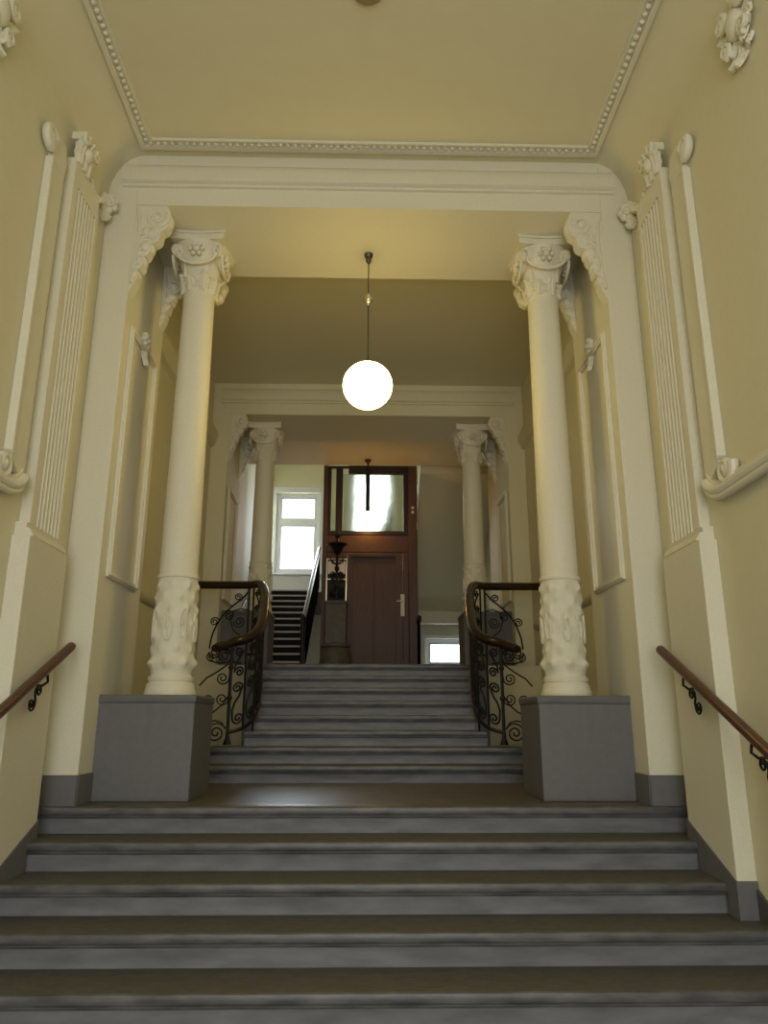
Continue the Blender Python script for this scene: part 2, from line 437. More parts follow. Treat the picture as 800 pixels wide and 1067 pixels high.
def column(x, y, z0, z1, label, drum_h, rb, rt):
    t = thing('column', label, 'column', (x, y, z0), 'stucco columns')
    H = z1 - z0
    b = BM()
    lathe(b, [(rb*1.20,0),(rb*1.20,.03),(rb*1.17,.038),(rb*1.13,.06),(rb*1.10,.085),(rb*1.03,.092),(rb*1.02,.10),(rb*1.06,.105),(rb*1.08,.12),(rb*1.06,.135),(rb*.98,.14)], seg=40)
    build('base', b, MS, t)
    # carved drum: festoons, leaves and a beaded waist
    rnd = random.Random(3)
    bumps = []
    for k in range(8):
        a = k*PI/4
        bumps += [(a, .13, .16, .045, .026), (a+PI/8, .27, .10, .04, .016), (a, .40, .13, .05, .016), (a+PI/8, .53, .10, .045, .018), (a, .67, .13, .05, .020), (a+PI/8, .80, .13, .04, .016), (a, .92, .14, .04, .020)]
    for k in range(26):
        bumps.append((rnd.uniform(0, 2*PI), rnd.uniform(.1, .95), rnd.uniform(.06, .12), rnd.uniform(.02, .04), rnd.uniform(.004, .010)))
    def relief(th, z):
        s = (z-.14)/drum_h; v = 0
        for a, ss, wa, ws, h in bumps:
            d = (th-a+PI) % (2*PI) - PI
            v += h*math.exp(-(d/wa)**2 - ((s-ss)/ws)**2)
        return v
    prof = []
    m = 54
    for i in range(m+1):
        s = i/m
        r = rb*(1.0 + .05*math.exp(-((s-.14)/.06)**2) - .05*s - .04*math.exp(-((s-.02)/.04)**2))
        prof.append((r, .14 + drum_h*s))
    b = BM(); lathe(b, prof, seg=72, fn=relief)
    zc = .14
    for k in range(4):                      # raised festoon scrolls
        a0 = k*PI/2 + .3
        for d in (1, -1):
            pts = []
            for i in range(26):
                s = i/25; rr = .16*(1-.8*s); ang = d*(1.3*2*PI*s)
                th = a0 + d*.34 + rr*math.cos(ang+.8)*1.6*d; zz = zc + drum_h*.50 + rr*.85*math.sin(ang+.8)
                R = rb*.985+.006
                pts.append((R*math.cos(th), R*math.sin(th), zz))
            tube(b, pts, .010, 6)
    build('carved_drum', b, MS, t)
    zs = .14 + drum_h
    b = BM()
    prof = [(rb*.95, zs), (rb*1.0, zs+.005), (rb*1.02, zs+.018), (rb*1.0, zs+.03), (rb*.94, zs+.034)]
    hs = H - .50 - zs
    for i in range(13):
        s = i/12
        prof.append((rb*.93 + (rt-rb*.93)*s**1.2, zs+.04 + (hs-.06)*s))
    prof += [(rt*1.04, zs+hs-.015), (rt*1.06, zs+hs-.005), (rt*1.0, zs+hs)]
    lathe(b, prof, seg=40); build('shaft', b, MS, t)
    # capital: bell, leaves, volutes and a concave abacus
    zk = H - .50
    b = BM()
    prof = [(rt, zk)]
    for i in range(9):
        s = i/8; prof.append((rt + .105*s**1.7, zk + .02 + .40*s))
    lathe(b, prof, seg=32)
    for k in range(8):
        a = k*PI/4 + PI/8
        d = Vector((math.cos(a), math.sin(a), 0))
        leaf(b, d*(rt-.004) + Vector((0,0,zk-.01)), (0,0,1), d, .15 if k % 2 else .20, .105, .35, .010)
    for k in range(4):                      # festoon band and rosette on each face
        a = k*PI/2
        d = Vector((math.cos(a), math.sin(a), 0)); sd = Vector((-d.y, d.x, 0))
        pts = [d*(rt+.075) + sd*(.16*math.cos(q)) + Vector((0,0,zk+.30-.10*math.sin(q))) for q in [PI*i/14 for i in range(15)]]
        tube(b, pts, .014, 8)
        c = d*(rt+.085) + Vector((0,0,zk+.33))
        ball(b, c, .032, .032, .032, 10, 7)
        for q in range(6):
            ball(b, c + sd*(.05*math.cos(q*PI/3)) + Vector((0,0,.05*math.sin(q*PI/3))), .022, .022, .022, 8, 6)
        a = k*PI/2 + PI/4
        d = Vector((math.cos(a), math.sin(a), 0))
        tube(b, spiral(d*(rt+.105)+Vector((0,0,zk+.33)), d, (0,0,1), .055, .012, 1.6, PI*.75, -1, 26), .018, 7)
        tube(b, [d*(rt+.01)+Vector((0,0,zk+.12)), d*(rt+.02)+Vector((0,0,zk+.22)), d*(rt+.045)+Vector((0,0,zk+.32)), d*(rt+.09)+Vector((0,0,zk+.385))], .022, 7)
    def abacus(z0, z1, ro, ri):
        pts = []
        for k in range(4):
            a = k*PI/2
            c0 = Vector((math.cos(a-PI/4), math.sin(a-PI/4)))*ro; c1 = Vector((math.cos(a+PI/4), math.sin(a+PI/4)))*ro
            mid = Vector((math.cos(a), math.sin(a)))
            for i in range(10):
                s = i/10
                p = c0.lerp(c1, s); tgt = p - mid*(p.dot(mid)-ri)
                pts.append(tuple(p.lerp(tgt, math.sin(PI*s))))
        prism(b, pts, 'z', z0, z1)
    abacus(H-.075, H-.022, .318, .20); abacus(H-.022, H, .332, .215)
    build('capital', b, MS, t)
    # leaf console on the rear of the capital, carrying the soffit
    b = BM()
    key = [(.12, 0), (.50, 0), (.53, -.05), (.525, -.13), (.47, -.17), (.46, -.24), (.42, -.29), (.36, -.30), (.33, -.38), (.26, -.42), (.12, -.44)]
    poly = [(.12, H)] + [(p[0], H + p[1]) for p in catmull([(k_[0], k_[1], 0) for k_ in key[1:]], 4)]
    prism(b, poly, 'x', -.10, .10)
    for sx in (-1, 1):
        tube(b, spiral((sx*.10, .43, H-.09), (0,1,0), (0,0,1), .08, .014, 1.6, PI/2, -1, 26), .02, 7)
        for u, h, r in ((.38,-.22,.06),(.30,-.33,.05),(.46,-.14,.05),(.24,-.36,.045)):
            ball(b, (sx*.10, u, H+h), .05, r, r*1.2, 10, 7)
    for u, h, r in ((.50,-.09,.055),(.44,-.21,.05),(.34,-.33,.05)):
        ball(b, (0, u, H+h), .11, r, r*1.2, 12, 8)
    build('rear_console', b, MS, t, bev=.01)
    return t
column(-1.447, 5.735, PH, ZS, 'cream stucco column with carved foot on the near left plinth', .72, .155, .128)
column(1.487, 5.735, PH, ZS, 'cream stucco column with carved foot on the near right plinth', .72, .155, .128)
column(-1.437, 10.0, ZU+PHF, ZS, 'shorter shaded column on the far left plinth, by the stair window', .52, .150, .125)
column(1.447, 10.0, ZU+PHF, ZS, 'shorter shaded column on the far right plinth, before the grey stair underside', .52, .150, .125)

# ------------------------------------------------------------------ acanthus brackets under the beam ends
def bracket(x, y, s, label, sc=1.0):
    t = thing('acanthus_bracket', label, 'bracket', (x + s*.008, y, ZS), 'acanthus brackets under the beam ends')
    # lobed silhouette: (distance from the pier, drop below the beam)
    key = [(0, 0), (.25, 0), (.28, -.05), (.285, -.13), (.262, -.205), (.225, -.235), (.215, -.30), (.175, -.335), (.145, -.345), (.145, -.41), (.12, -.455), (.10, -.46), (.105, -.53), (.08, -.57), (.062, -.575), (.066, -.65), (.04, -.72), (0, -.80)]
    pl = catmull([(p[0], p[1], 0) for p in key[1:]], 4)
    poly = [(-s*0, 0)] + [(-s*max(0, p[0])*sc, p[1]*sc) for p in pl]
    b = BM(); prism(b, poly, 'y', -.055, .055); build('body', b, MS, t, bev=.018)
    b = BM()
    for d in (-1, 1):
        Y_ = d*.055
        tube(b, spiral((-s*.18*sc, Y_, -.115*sc), (-s,0,0), (0,0,1), .095*sc, .012, 1.7, PI*.2, -1, 30), .017, 7)
        ball(b, (-s*.18*sc, Y_, -.115*sc), .028, .022, .028, 10, 7)
        tube(b, [(-s*.02*sc, Y_, -.03*sc), (-s*.045*sc, Y_, -.16*sc), (-s*.05*sc, Y_, -.34*sc), (-s*.035*sc, Y_, -.52*sc), (-s*.022*sc, Y_, -.70*sc)], .015, 7)
        for u, h, r in ((.15,-.26,.042),(.105,-.24,.035),(.105,-.375,.038),(.07,-.50,.032),(.045,-.62,.026)):
            ball(b, (-s*u*sc, Y_*.9, h*sc), r*sc, .03, r*1.35*sc, 10, 7)
            tube(b, [(-s*.045*sc, Y_, (h-.05)*sc), (-s*(u*.75)*sc, Y_*1.1, (h-.03)*sc), (-s*u*sc, Y_*1.3, h*sc)], .010, 6)
    for u, h, r in ((.25,-.12,.055),(.185,-.245,.04),(.14,-.37,.034),(.095,-.49,.03),(.06,-.61,.025)):
        ball(b, (-s*u*sc, 0, h*sc), r*sc, .062, r*1.3*sc, 12, 8)
    build('acanthus_leaf', b, MS, t)
    return t
for s, sd in ((-1, 'left'), (1, 'right')):
    bracket(s*1.865, 5.26, s, f'stucco acanthus bracket on the front edge of the near {sd} pier')
    bracket(s*1.865, 6.12, s, f'stucco acanthus bracket on the rear edge of the near {sd} pier', .78)
    bracket(s*1.865, 9.56, s, f'shaded acanthus bracket on the front edge of the far {sd} pier', .85)
    bracket(s*1.865, 10.42, s, f'shaded acanthus bracket on the rear edge of the far {sd} pier', .85)

def rosette(bm, c, n, r):
    c = Vector(c); n = Vector(n).normalized()
    a = n.cross(Vector((0,0,1))).normalized(); u = a.cross(n)
    for k in range(7):
        q = 2*PI*k/7
        ball(bm, c + a*(r*.68*math.cos(q)) + u*(r*.68*math.sin(q)) + n*r*.18, r*.36, r*.36, r*.36, 9, 6)
    tube(bm, spiral(c + n*r*.42, a, u, r*.55, r*.08, 1.6, 0, 1, 26), r*.16, 7)
    ball(bm, c + n*r*.45, r*.24, r*.24, r*.24, 9, 6)
for s, sd in ((-1, 'left'), (1, 'right')):
    b = BM(); rosette(b, (0,0,0), (-s,0,0), .075)
    leaf(b, (0,0,-.03), (0,0,-1), (-s,0,0), .20, .10, .3, .008)
    o = build('stucco_rosette', b, MS); o.location = (s*1.862, 5.70, 3.56)
    tag(o, f'small stucco rosette over the panel on the near {sd} pier reveal', 'ornament', 'rosettes over the reveal panels')

# ------------------------------------------------------------------ fluted pilasters on the side walls
def pilaster(s, sd):
    t = thing('fluted_pilaster', f'fluted stucco pilaster on the {sd} wall of the lower steps', 'pilaster', (s*W, 4.65, -.2))
    off = -Vector(t.location)
    ya, yb = 4.37, 4.945
    def fin(name, bm, m, **k):
        bmesh.ops.translate(bm, verts=bm.verts, vec=off); return build(name, bm, m, t, **k)
    low = stair_profile(ya, yb)
    b = BM(); xs = sorted((s*W, s*1.99)); prism(b, low + [(yb, 1.59), (ya, 1.59)], 'x', *xs); fin('pedestal', b, MS, bev=.004)
    b = BM(); xs = sorted((s*W, s*1.982))
    low2 = stair_profile(ya-.010, yb+.008)
    prism(b, low2 + [(yb+.008, skline(yb)), (ya-.010, skline(ya)+.03)], 'x', *xs); fin('skirting', b, MG)
    b = BM()
    def ring(x, y0, y1, z0, z1):
        xs = sorted((s*W, s*x)); box(b, xs[0], xs[1], y0, y1, z0, z1)
    # sloping ledge from pedestal to shaft
    poly = [(s*W, 1.59), (s*1.988, 1.59), (s*1.988, 1.60), (s*2.015, 1.64), (s*2.035, 1.645), (s*2.03, 1.675), (s*W, 1.68)]
    prism(b, poly, 'y', 4.40, 4.925); fin('ledge', b, MS)
    # shaft with grooves
    y0, y1 = 4.44, 4.90; nfl = 7; m0 = .07
    pts = [(s*W, y0), (s*2.035, y0), (s*2.035, y0+m0)]
    fw = (y1-y0-m0-.03)/nfl
    for i in range(nfl):
        a = y0+m0+fw*i
        for q in range(7):
            tt = PI*q/6
            pts.append((s*(2.035+.017*math.sin(tt)), a+fw*(.09+.82*(1-math.cos(tt))/2)))
        pts.append((s*2.035, a+fw))
    pts += [(s*2.035, y1), (s*W, y1)]
    b = BM(); prism(b, pts, 'z', 1.68, 4.12); 
    xs = sorted((s*W, s*2.035)); box(b, xs[0], xs[1], y0, y1, 4.12, 4.30)
    fin('fluted_shaft', b, MS)
    # head: leaf capital, hanging garland and rosette
    b = BM()
    xs = sorted((s*W, s*2.0)); box(b, xs[0], xs[1], 4.47, 4.62, 4.48, 4.54)
    for i, yy in enumerate((4.47, 4.54, 4.61)):
        leaf(b, (s*2.04, yy, 4.27), (0,0,1), (-s,0,0), .25, .12, .5, .012)
    ball(b, (s*2.01, 4.54, 4.40), .045, .05, .06)
    tube(b, spiral((s*1.99, 4.46, 4.46), (0,1,0), (0,0,1), .05, .01, 1.5, 0, 1, 22), .018, 7)
    tube(b, spiral((s*1.99, 4.63, 4.46), (0,1,0), (0,0,1), .05, .01, 1.5, PI, -1, 22), .018, 7)
    fin('leaf_capital', b, MS)
    b = BM()
    for i in range(11):
        q = i/10
        ball(b, (s*2.06, 4.64+.42*q, 4.40-.10*math.sin(PI*q)+.03*q), .028-.006*math.cos(4*PI*q), .028, .024+.006*(i % 2), 9, 6)
    tube(b, [(s*2.07, 4.62+.46*i/14, 4.40-.10*math.sin(PI*i/14)+.03*i/14) for i in range(15)], .014, 6)
    fin('garland', b, MS)
    b = BM(); rosette(b, (s*2.06, 5.115, 4.44), (-s*.6,-.8,0), .085)
    leaf(b, (s*2.07, 5.10, 4.40), (0,0,-1), (-s*.6,-.8,0), .14, .10, .4, .01)
    fin('rosette', b, MS)
for s, sd in ((-1, 'left'), (1, 'right')): pilaster(s, sd)

# raised wall frames with volutes, nearer the entrance
def wall_frame(s, sd):
    t = thing('wall_panel_frame', f'raised plaster frame with scrolled corners on the {sd} wall above the handrail', 'frame', (s*W, 3.0, 1.8))
    off = -Vector(t.location)
    def fin(name, bm, m, **k):
        bmesh.ops.translate(bm, verts=bm.verts, vec=off); return build(name, bm, m, t, **k)
    b = BM()
    xs = sorted((s*W, s*2.06))
    # vertical band, pointed foot
    prism(b, [(4.16, 2.0), (4.345, 1.895), (4.345, 4.05), (4.16, 4.05)], 'x', *xs)
    prism(b, [(4.16, 4.05), (4.345, 4.05), (4.37, 4.16), (4.33, 4.27), (4.20, 4.29), (4.15, 4.20)], 'x', *xs)
    xs2 = sorted((s*W, s*2.045))
    prism(b, [(4.13, 2.04), (4.16, 2.02), (4.16, 4.05), (4.13, 4.05)], 'x', *xs2)
    fin('upright', b, MS, bev=.006)
    # curved foot running towards the entrance
    b = BM()
    top = []; bot = []
    for i in range(15):
        q = i/14
        y = 4.325 - .13*q - 1.9*q**1.6
        z = 1.885 - .105*math.sin(min(1, q*4)*PI/2) + .03*q
        bot.append((y, z)); top.append((y-.012*(1-q), z+.10+.01*q))
    xs = sorted((s*W, s*2.05))
    prism(b, bot + top[::-1], 'x', *xs)
    tube(b, [(s*2.05, p[0], p[1]+.045) for p in bot], .035, 8)
    tube(b, [(s*2.048, p[0], p[1]+.005) for p in bot], .022, 8)
    fin('curved_foot', b, MS, bev=.006)
    b = BM()
    tube(b, spiral((s*2.055, 4.06, 1.93), (0,1,0), (0,0,1), .085, .012, 1.5, PI*.9, 1, 30), .028, 8)
    ball(b, (s*2.06, 4.06, 1.93), .04, .035, .04)
    fin('volute', b, MS)
    b = BM(); tube(b, spiral((s*2.06, 4.10, 4.17), (0,1,0), (0,0,1), .075, .012, 1.4, -PI*.4, -1, 30), .03, 8)
    ball(b, (s*2.07, 4.10, 4.17), .035, .06, .07)
    fin('volute', b, MS)
for s, sd in ((-1, 'left'), (1, 'right')): wall_frame(s, sd)

# cartouches where the coves meet the walls
def cartouche(s, sd, y, z):
    t = thing('stucco_cartouche', f'leafy stucco cartouche high on the {sd} wall at the top of the picture', 'ornament', (s*W, y, z), 'stucco cartouches on the coves')
    n = Vector((-s, 0, 0))
    b = BM()
    ball(b, n*.03, .05, .075, .105, 18, 12)
    build('shield', b, MS, t)
    b = BM()
    for k in range(9):
        a = 2*PI*k/9 + PI/2
        u = Vector((0, math.cos(a), math.sin(a)))
        leaf(b, u*.075 + n*.01, u, n, .12, .085, .6, .010)
    leaf(b, (0,0,-.15), (0,.1,-1), n, .15, .10, .7, .012); leaf(b, (0,.04,-.14), (0,.7,-1), n, .12, .08, .6, .012); leaf(b, (0,-.04,-.14), (0,-.7,-1), n, .12, .08, .6, .012)
    build('acanthus_leaf', b, MS, t)
    for d in (-1, 1):
        b = BM(); tube(b, spiral(n*.05 + Vector((0,d*.11,.10)), (0,1,0), (0,0,1), .06, .012, 1.5, PI/2, d, 26), .020, 7); build('scroll', b, MS, t)
        b = BM(); tube(b, spiral(n*.05 + Vector((0,d*.10,-.10)), (0,1,0), (0,0,1), .05, .012, 1.4, -PI/2, -d, 26), .018, 7); build('scroll', b, MS, t)
cartouche(-1, 'left', 3.36, 4.36); cartouche(1, 'right', 3.36, 4.36)

# ------------------------------------------------------------------ wall handrails of the lower flight
def wall_rail(s, sd, ytop, ztop):
    t = thing('wall_handrail', f'round brown wooden handrail along the {sd} wall of the lower steps', 'handrail', (s*W, 4.2, .55), 'wall handrails')
    off = Vector(t.location)
    sl = R1/T1; x = s*1.925
    def at(y): return Vector((x, y, ztop + (y-ytop)*sl)) - off
    b = BM()
    pts = [at(ytop), at(ytop-.008), at(ytop-.022)] + [at(ytop-.05-1.9*i/12) for i in range(13)]
    tube(b, pts, .030, 14, taper=lambda q: .55 if q == 0 else (.85 if q < .08 else 1.0))
    build('rail', b, MH, t)
    for yb in (ytop-.37, ytop-1.12, ytop-1.78):
        b = BM()
        p = at(yb)
        # arm from the rail back to the wall and an S scroll hanging in the slope plane
        wx = s*(2.10 if not (4.37 < yb < 4.945) else 1.985) - off.x
        tube(b, [p+Vector((0,.03,-.028)), p+Vector((0,.045,-.07)), p+Vector((s*.02,.02,-.095)), p+Vector((s*.05,-.03,-.09)), Vector((wx, p.y-.03, p.z-.095))], .008, 7)
        tube(b, spiral(p+Vector((s*.02,-.02,-.125)), (0,1,0), (0,0,1), .032, .008, 1.25, PI*.5, -1, 22), .007, 6)
        tube(b, [p+Vector((s*.02,-.02,-.093)), p+Vector((s*.02,-.062,-.115)), p+Vector((s*.02,-.066,-.15)), p+Vector((s*.02,-.055,-.18)), p+Vector((s*.02,-.062,-.215))], .0075, 6)
        tube(b, spiral(p+Vector((s*.02,-.100,-.205)), (0,1,0), (0,0,1), .040, .007, 1.6, 0, -1, 30), .007, 6)
        build('bracket', b, MB, t)
wall_rail(-1, 'left', 5.03, 1.006); wall_rail(1, 'right', 4.985, .994)

# ------------------------------------------------------------------ iron balustrades of the upper flight
def pitch(y): return min(ZU, 2*R2 + (y-7.262)*(R2/T2))
def balustrade(sd):
    # built for the left side; the right one is a mirrored mesh
    s = -1 if sd == 'left' else 1
    t = thing('iron_balustrade', f'black scrolled iron balustrade with curved wooden rail on the {sd} of the second flight', 'balustrade', (s*1.2, 7.3, 2*R2), 'iron balustrades')
    off = -Vector(t.location)
    def fin(name, bm, m, **k):
        if s > 0: bmesh.ops.scale(bm, verts=bm.verts, vec=(-1,1,1))
        bmesh.ops.translate(bm, verts=bm.verts, vec=off)
        return build(name, bm, m, t, **k)
    # arc-length lookup along the plan
    L = [0]
    for a, c in zip(PLAN, PLAN[1:]): L.append(L[-1] + (c-a).length)
    tot = L[-1]
    def at(d, h=0):
        d = max(0, min(tot, d))
        for i in range(len(L)-1):
            if d <= L[i+1] + 1e-9:
                f = (d-L[i])/(L[i+1]-L[i]); p = PLAN[i].lerp(PLAN[i+1], f); tg = (PLAN[i+1]-PLAN[i]).normalized()
                return Vector((p.x, p.y, pitch(p.y)+h)), tg
    RH = .94
    # wooden rail: swept end, pitch, turn and level return to the wall
    pts = [Vector((-1.395,7.05,1.165)), Vector((-1.37,7.13,1.19)), Vector((-1.335,7.22,1.215))]
    for i in range(0, 31):
        p, _ = at(tot*i/30, RH); pts.append(p)
    pts += [Vector((-1.58, 9.06, ZU+RH)), Vector((-1.80, 9.06, ZU+RH)), Vector((-2.095, 9.06, ZU+RH))]
    b = BM(); tube(b, pts, .055, 12, taper=lambda q: .75 if q == 0 else 1.0, flat=.85); fin('rail', b, MHD)
    # newel post with a spreading foot
    b = BM(); p, _ = at(0)
    tube(b, [p, p+Vector((0,0,.02)), p+Vector((0,0,.06)), p+Vector((0,0,.12)), p+Vector((0,0,RH-.02))], .016, 8, taper=lambda q: 2.6 if q < .01 else (2.2 if q < .3 else (1.3 if q < .6 else 1.0)))
    ball(b, p+Vector((0,0,.42)), .028); ball(b, p+Vector((0,0,.70)), .026)
    fin('newel_post', b, MB)
    b = BM(); 
    tube(b, [at(tot*i/30, .11+.0)[0] for i in range(31)], .018, 7)
    fin('bottom_rail', b, MB)
    ds = [.15, .32, .46, .60, .74, .88, 1.02, 1.16, 1.30, 1.44, 1.58, 1.72, 1.86]
    for d in ds:
        if d > tot-.02: break
        p, _ = at(d)
        b = BM(); tube(b, [p+Vector((0,0,.10 if d != .32 else .0)), p+Vector((0,0,.5)), p+Vector((0,0,RH-.02))], .012, 6); fin('baluster', b, MB)
    # S scrolls between balusters
    full = [0] + ds
    for a, c in zip(full, full[1:]):
        if c > tot-.02: break
        b = BM(); m = (a+c)/2; w = (c-a)/2
        def loc(u, h):
            pp, _ = at(m+u); return Vector((pp.x, pp.y, pp.z+h))
        def sp(u0, h0, r, turns, st, dr):
            return [loc(u0 + (r*(1-.85*i/24))*math.cos(st+dr*2*PI*turns*i/24), h0 + (r*(1-.85*i/24))*math.sin(st+dr*2*PI*turns*i/24)) for i in range(25)]
        rr = min(w*.72, .062)
        def chain(*seq):
            out = []
            for q_ in seq: out += q_
            return out
        lo = chain(sp(w*.2, .22, rr, 1.6, PI, 1)[::-1], [loc(-w*.6, .30), loc(-w*.3, .37), loc(w*.2, .42)], sp(-w*.05, .50, rr*.95, 1.6, 0, 1))
        hi = chain(sp(w*.1, .645, rr*.9, 1.6, PI, -1)[::-1], [loc(-w*.5, .70), loc(-w*.1, .76)], sp(0, .84, rr*.85, 1.5, 0, -1))
        tube(b, lo, .010, 5); fin('scroll', b, MB)
        b = BM(); tube(b, hi, .010, 5); fin('scroll', b, MB)
    # wing of scrolls from the newel towards the plinth
    b = BM()
    o = at(0)[0]; ax = Vector((-1,-.12,0)); az = Vector((0,0,1))
    def q(u, h): return o + ax*u + az*h
    tube(b, spiral(q(.105,.105), ax, az, .092, .012, 2.0, PI*.85, -1, 40), .008, 6)
    tube(b, [q(.02,.14), q(.06,.20), q(.12,.215), q(.20,.20), q(.27,.14)], .008, 6)
    tube(b, [q(.01,.44), q(.06,.36), q(.14,.29), q(.22,.26), q(.30,.27)], .008, 6)
    tube(b, spiral(q(.068,.41), ax, az, .06, .010, 1.7, PI, 1, 32), .007, 6)
    tube(b, spiral(q(.20,.40), ax, az, .065, .010, 1.7, 0, -1, 32), .007, 6)
    tube(b, [q(.01,.78), q(.03,.73), q(.12,.66), q(.22,.60), q(.28,.53)], .008, 6)
    tube(b, spiral(q(.072,.60), ax, az, .062, .010, 1.8, PI*.9, 1, 34), .0075, 6)
    tube(b, spiral(q(.072,.81), ax, az, .062, .010, 1.8, PI*.9, -1, 34), .0075, 6)
    fin('scroll_wing', b, MB)
    # big scroll filling the corner below the level return rail
    b = BM(); yv = 9.10
    sw = catmull([(-1.44,yv,2.02),(-1.52,yv,1.93),(-1.62,yv,1.85),(-1.72,yv,1.75),(-1.80,yv,1.62),(-1.85,yv,1.48),(-1.87,yv,1.34)], 6)
    tube(b, sw, .010, 6)
    X_, Z_ = Vector((1,0,0)), Vector((0,0,1))
    tube(b, spiral((-1.80,yv,1.30), X_, Z_, .075, .012, 1.9, PI, 1, 36), .009, 6)
    tube(b, spiral((-1.85,yv,1.24), X_, Z_, .05, .010, 1.6, PI/2, 1, 30), .008, 6)
    tube(b, spiral((-1.828,yv,1.66), X_, Z_, .055, .010, 1.7, 0, 1, 30), .008, 6)
    tube(b, spiral((-1.558,yv,1.955), X_, Z_, .05, .010, 1.7, -PI/3, 1, 30), .008, 6)
    tube(b, spiral((-1.66,yv,1.73), X_, Z_, .06, .010, 1.7, PI*.7, -1, 30), .008, 6)
    tube(b, [(-1.44,yv,1.80),(-1.52,yv,1.82),(-1.60,yv,1.79),(-1.64,yv,1.68),(-1.60,yv,1.56),(-1.50,yv,1.48),(-1.44,yv,1.45)], .008, 6)
    tube(b, spiral((-1.53,yv,1.66), X_, Z_, .07, .012, 1.8, PI, 1, 34), .008, 6)
    tube(b, [(-1.86,yv,1.20),(-1.74,yv,1.17),(-1.60,yv,1.19),(-1.48,yv,1.17)], .010, 6)
    tube(b, spiral((-1.62,yv,1.33), X_, Z_, .075, .012, 1.8, 0, 1, 34), .008, 6)
    tube(b, [(-1.43,yv,ZU), (-1.43,yv,1.6), (-1.43,yv,ZU+RH-.02)], .014, 7)
    fin('corner_scroll', b, MB)
balustrade('left'); balustrade('right')

# ------------------------------------------------------------------ pendant globe lamp under the near beam
t = thing('pendant_globe_lamp', 'lit white globe lamp hanging on a thin rod from the near beam', 'lamp', (-.01, 5.82, ZS))
b = BM(); lathe(b, [(.035,0),(.04,-.008),(.036,-.03),(.022,-.045),(.026,-.06),(.022,-.08),(.008,-.10)][::-1], seg=20); build('canopy', b, MROD, t)
b = BM(); tube(b, [(0,0,-.09),(0,0,-.6),(0,0,-1.05)], .0055, 8); build('rod', b, MROD, t)
b = BM(); ball(b, (0,0,-.455), .040, .040, .036, 20, 12); lathe(b, [(.012,-.51),(.016,-.50),(.012,-.40),(.01,-.395)], seg=14); build('ball_joint', b, MCH, t, label='shiny metal ball on the lamp rod')
b = BM(); lathe(b, [(.05,-1.075),(.052,-1.05),(.04,-1.03),(.012,-1.015)], seg=24); build('gallery', b, MROD, t)
b = BM(); ball(b, (0,0,-1.26), .208, .208, .203, 40, 26); build('globe', b, MGL, t, label='glowing opal glass globe')
# small ceiling plate over the entrance hall
b = BM(); lathe(b, [(.03,-.05),(.06,-.045),(.10,-.02),(.11,-.006),(.11,0)], seg=28)
o = build('ceiling_plate', b, plain('brown_ceiling_plate_paint', (0.34, 0.27, 0.16), 0.6, bump=0.03)); o.location = (-.025, 3.70, ZC); tag(o, 'round brown ceiling plate at the top edge of the picture', 'ceiling plate')

# ------------------------------------------------------------------ wooden screen with glass at the back of the upper hall
t = thing('wooden_screen', 'tall red brown wooden screen with door and upper glass at the hall end', 'door', (0.05, YK, ZU))
off = -Vector(t.location)
def fin(name, bm, m, parent=t, **k):
    bmesh.ops.translate(bm, verts=bm.verts, vec=off); return build(name, bm, m, parent, **k)
zt = 4.84
b = BM()
box(b, -.775, -.70, YK, YK+.09, ZU, zt); box(b, .70, .855, YK, YK+.09, ZU, zt)          # side posts
box(b, -.70, .70, YK+.01, YK+.08, 3.28, 3.58)                                              # rail under the glass
box(b, -.70, -.345, YK+.015, YK+.075, ZU, 3.28)                                            # fixed left field
box(b, .60, .70, YK+.01, YK+.08, ZU, 3.28)
fr = fin('frame', b, MD, bev=.008)
b = BM(); box(b, -.345, .70, YK-.002, YK+.088, 4.69, zt); box(b, -.70, -.345, YK+.03, YK+.08, 4.80, zt)
box(b, -.56, -.44, YK+.005, YK+.08, 3.58, 4.80); box(b, -.70, -.64, YK, YK+.08, 3.58, 4.8); box(b, .615, .70, YK, YK+.08, 3.58, 4.69)
box(b, -.64, .615, YK, YK+.07, 3.58, 3.655)
fin('sash', b, MDD, bev=.006, label='dark sash round the screen glass')
b = BM(); box(b, -.64, -.56, YK+.04, YK+.048, 3.655, 4.8); fin('glass_pane', b, MGLASS, label='narrow rippled glass pane')
b = BM(); box(b, -.44, .615, YK+.04, YK+.048, 3.655, 4.69)
fin('glass_pane', b, MGLASS, label='wide rippled glass pane')
b = BM()
x0, x1, z0, z1 = -.34, .595, ZU+.02, 3.275
box(b, x0, x1, YK+.03, YK+.06, z0, z1)
box(b, x0, x0+.09, YK+.012, YK+.03, z0, z1); box(b, x1-.12, x1, YK+.012, YK+.03, z0, z1); box(b, x0+.09, x1-.12, YK+.012, YK+.03, z1-.06, z1); box(b, x0+.09, x1-.12, YK+.012, YK+.03, z0, z0+.16)
box(b, .10, .125, YK+.018, YK+.03, z0+.16, z1-.06)
door = fin('door_leaf', b, MD, bev=.005)
b = BM(); box(b, x0+.05, x1-.13, YK-.02, YK+.02, 3.185, 3.225)
d2 = fin('drip_moulding', b, MDD, bev=.006)
b = BM()
box(b, .56, .625, YK-.004, YK+.012, 2.19, 2.56); 
tube(b, [(.59, YK-.002, 2.44),(.59, YK-.05, 2.44),(.56, YK-.055, 2.44),(.49, YK-.055, 2.43)], .011, 8)
fin('door_handle', b, MPLATE, bev=.004, label='pale handle plate')
for z in (3.97, 4.05):
    b = BM(); box(b, .755, .80, YK-.006, YK, z, z+.045); fin('sign_plate', b, MPLATE, bev=.002, label='tiny pale plate on the right post')
for z in (4.55, 4.25, 3.75):
    b = BM(); tube(b, [(.858, YK-.005, z-.07),(.858, YK-.005, z+.07)], .012, 8); fin('hinge', b, MCH)

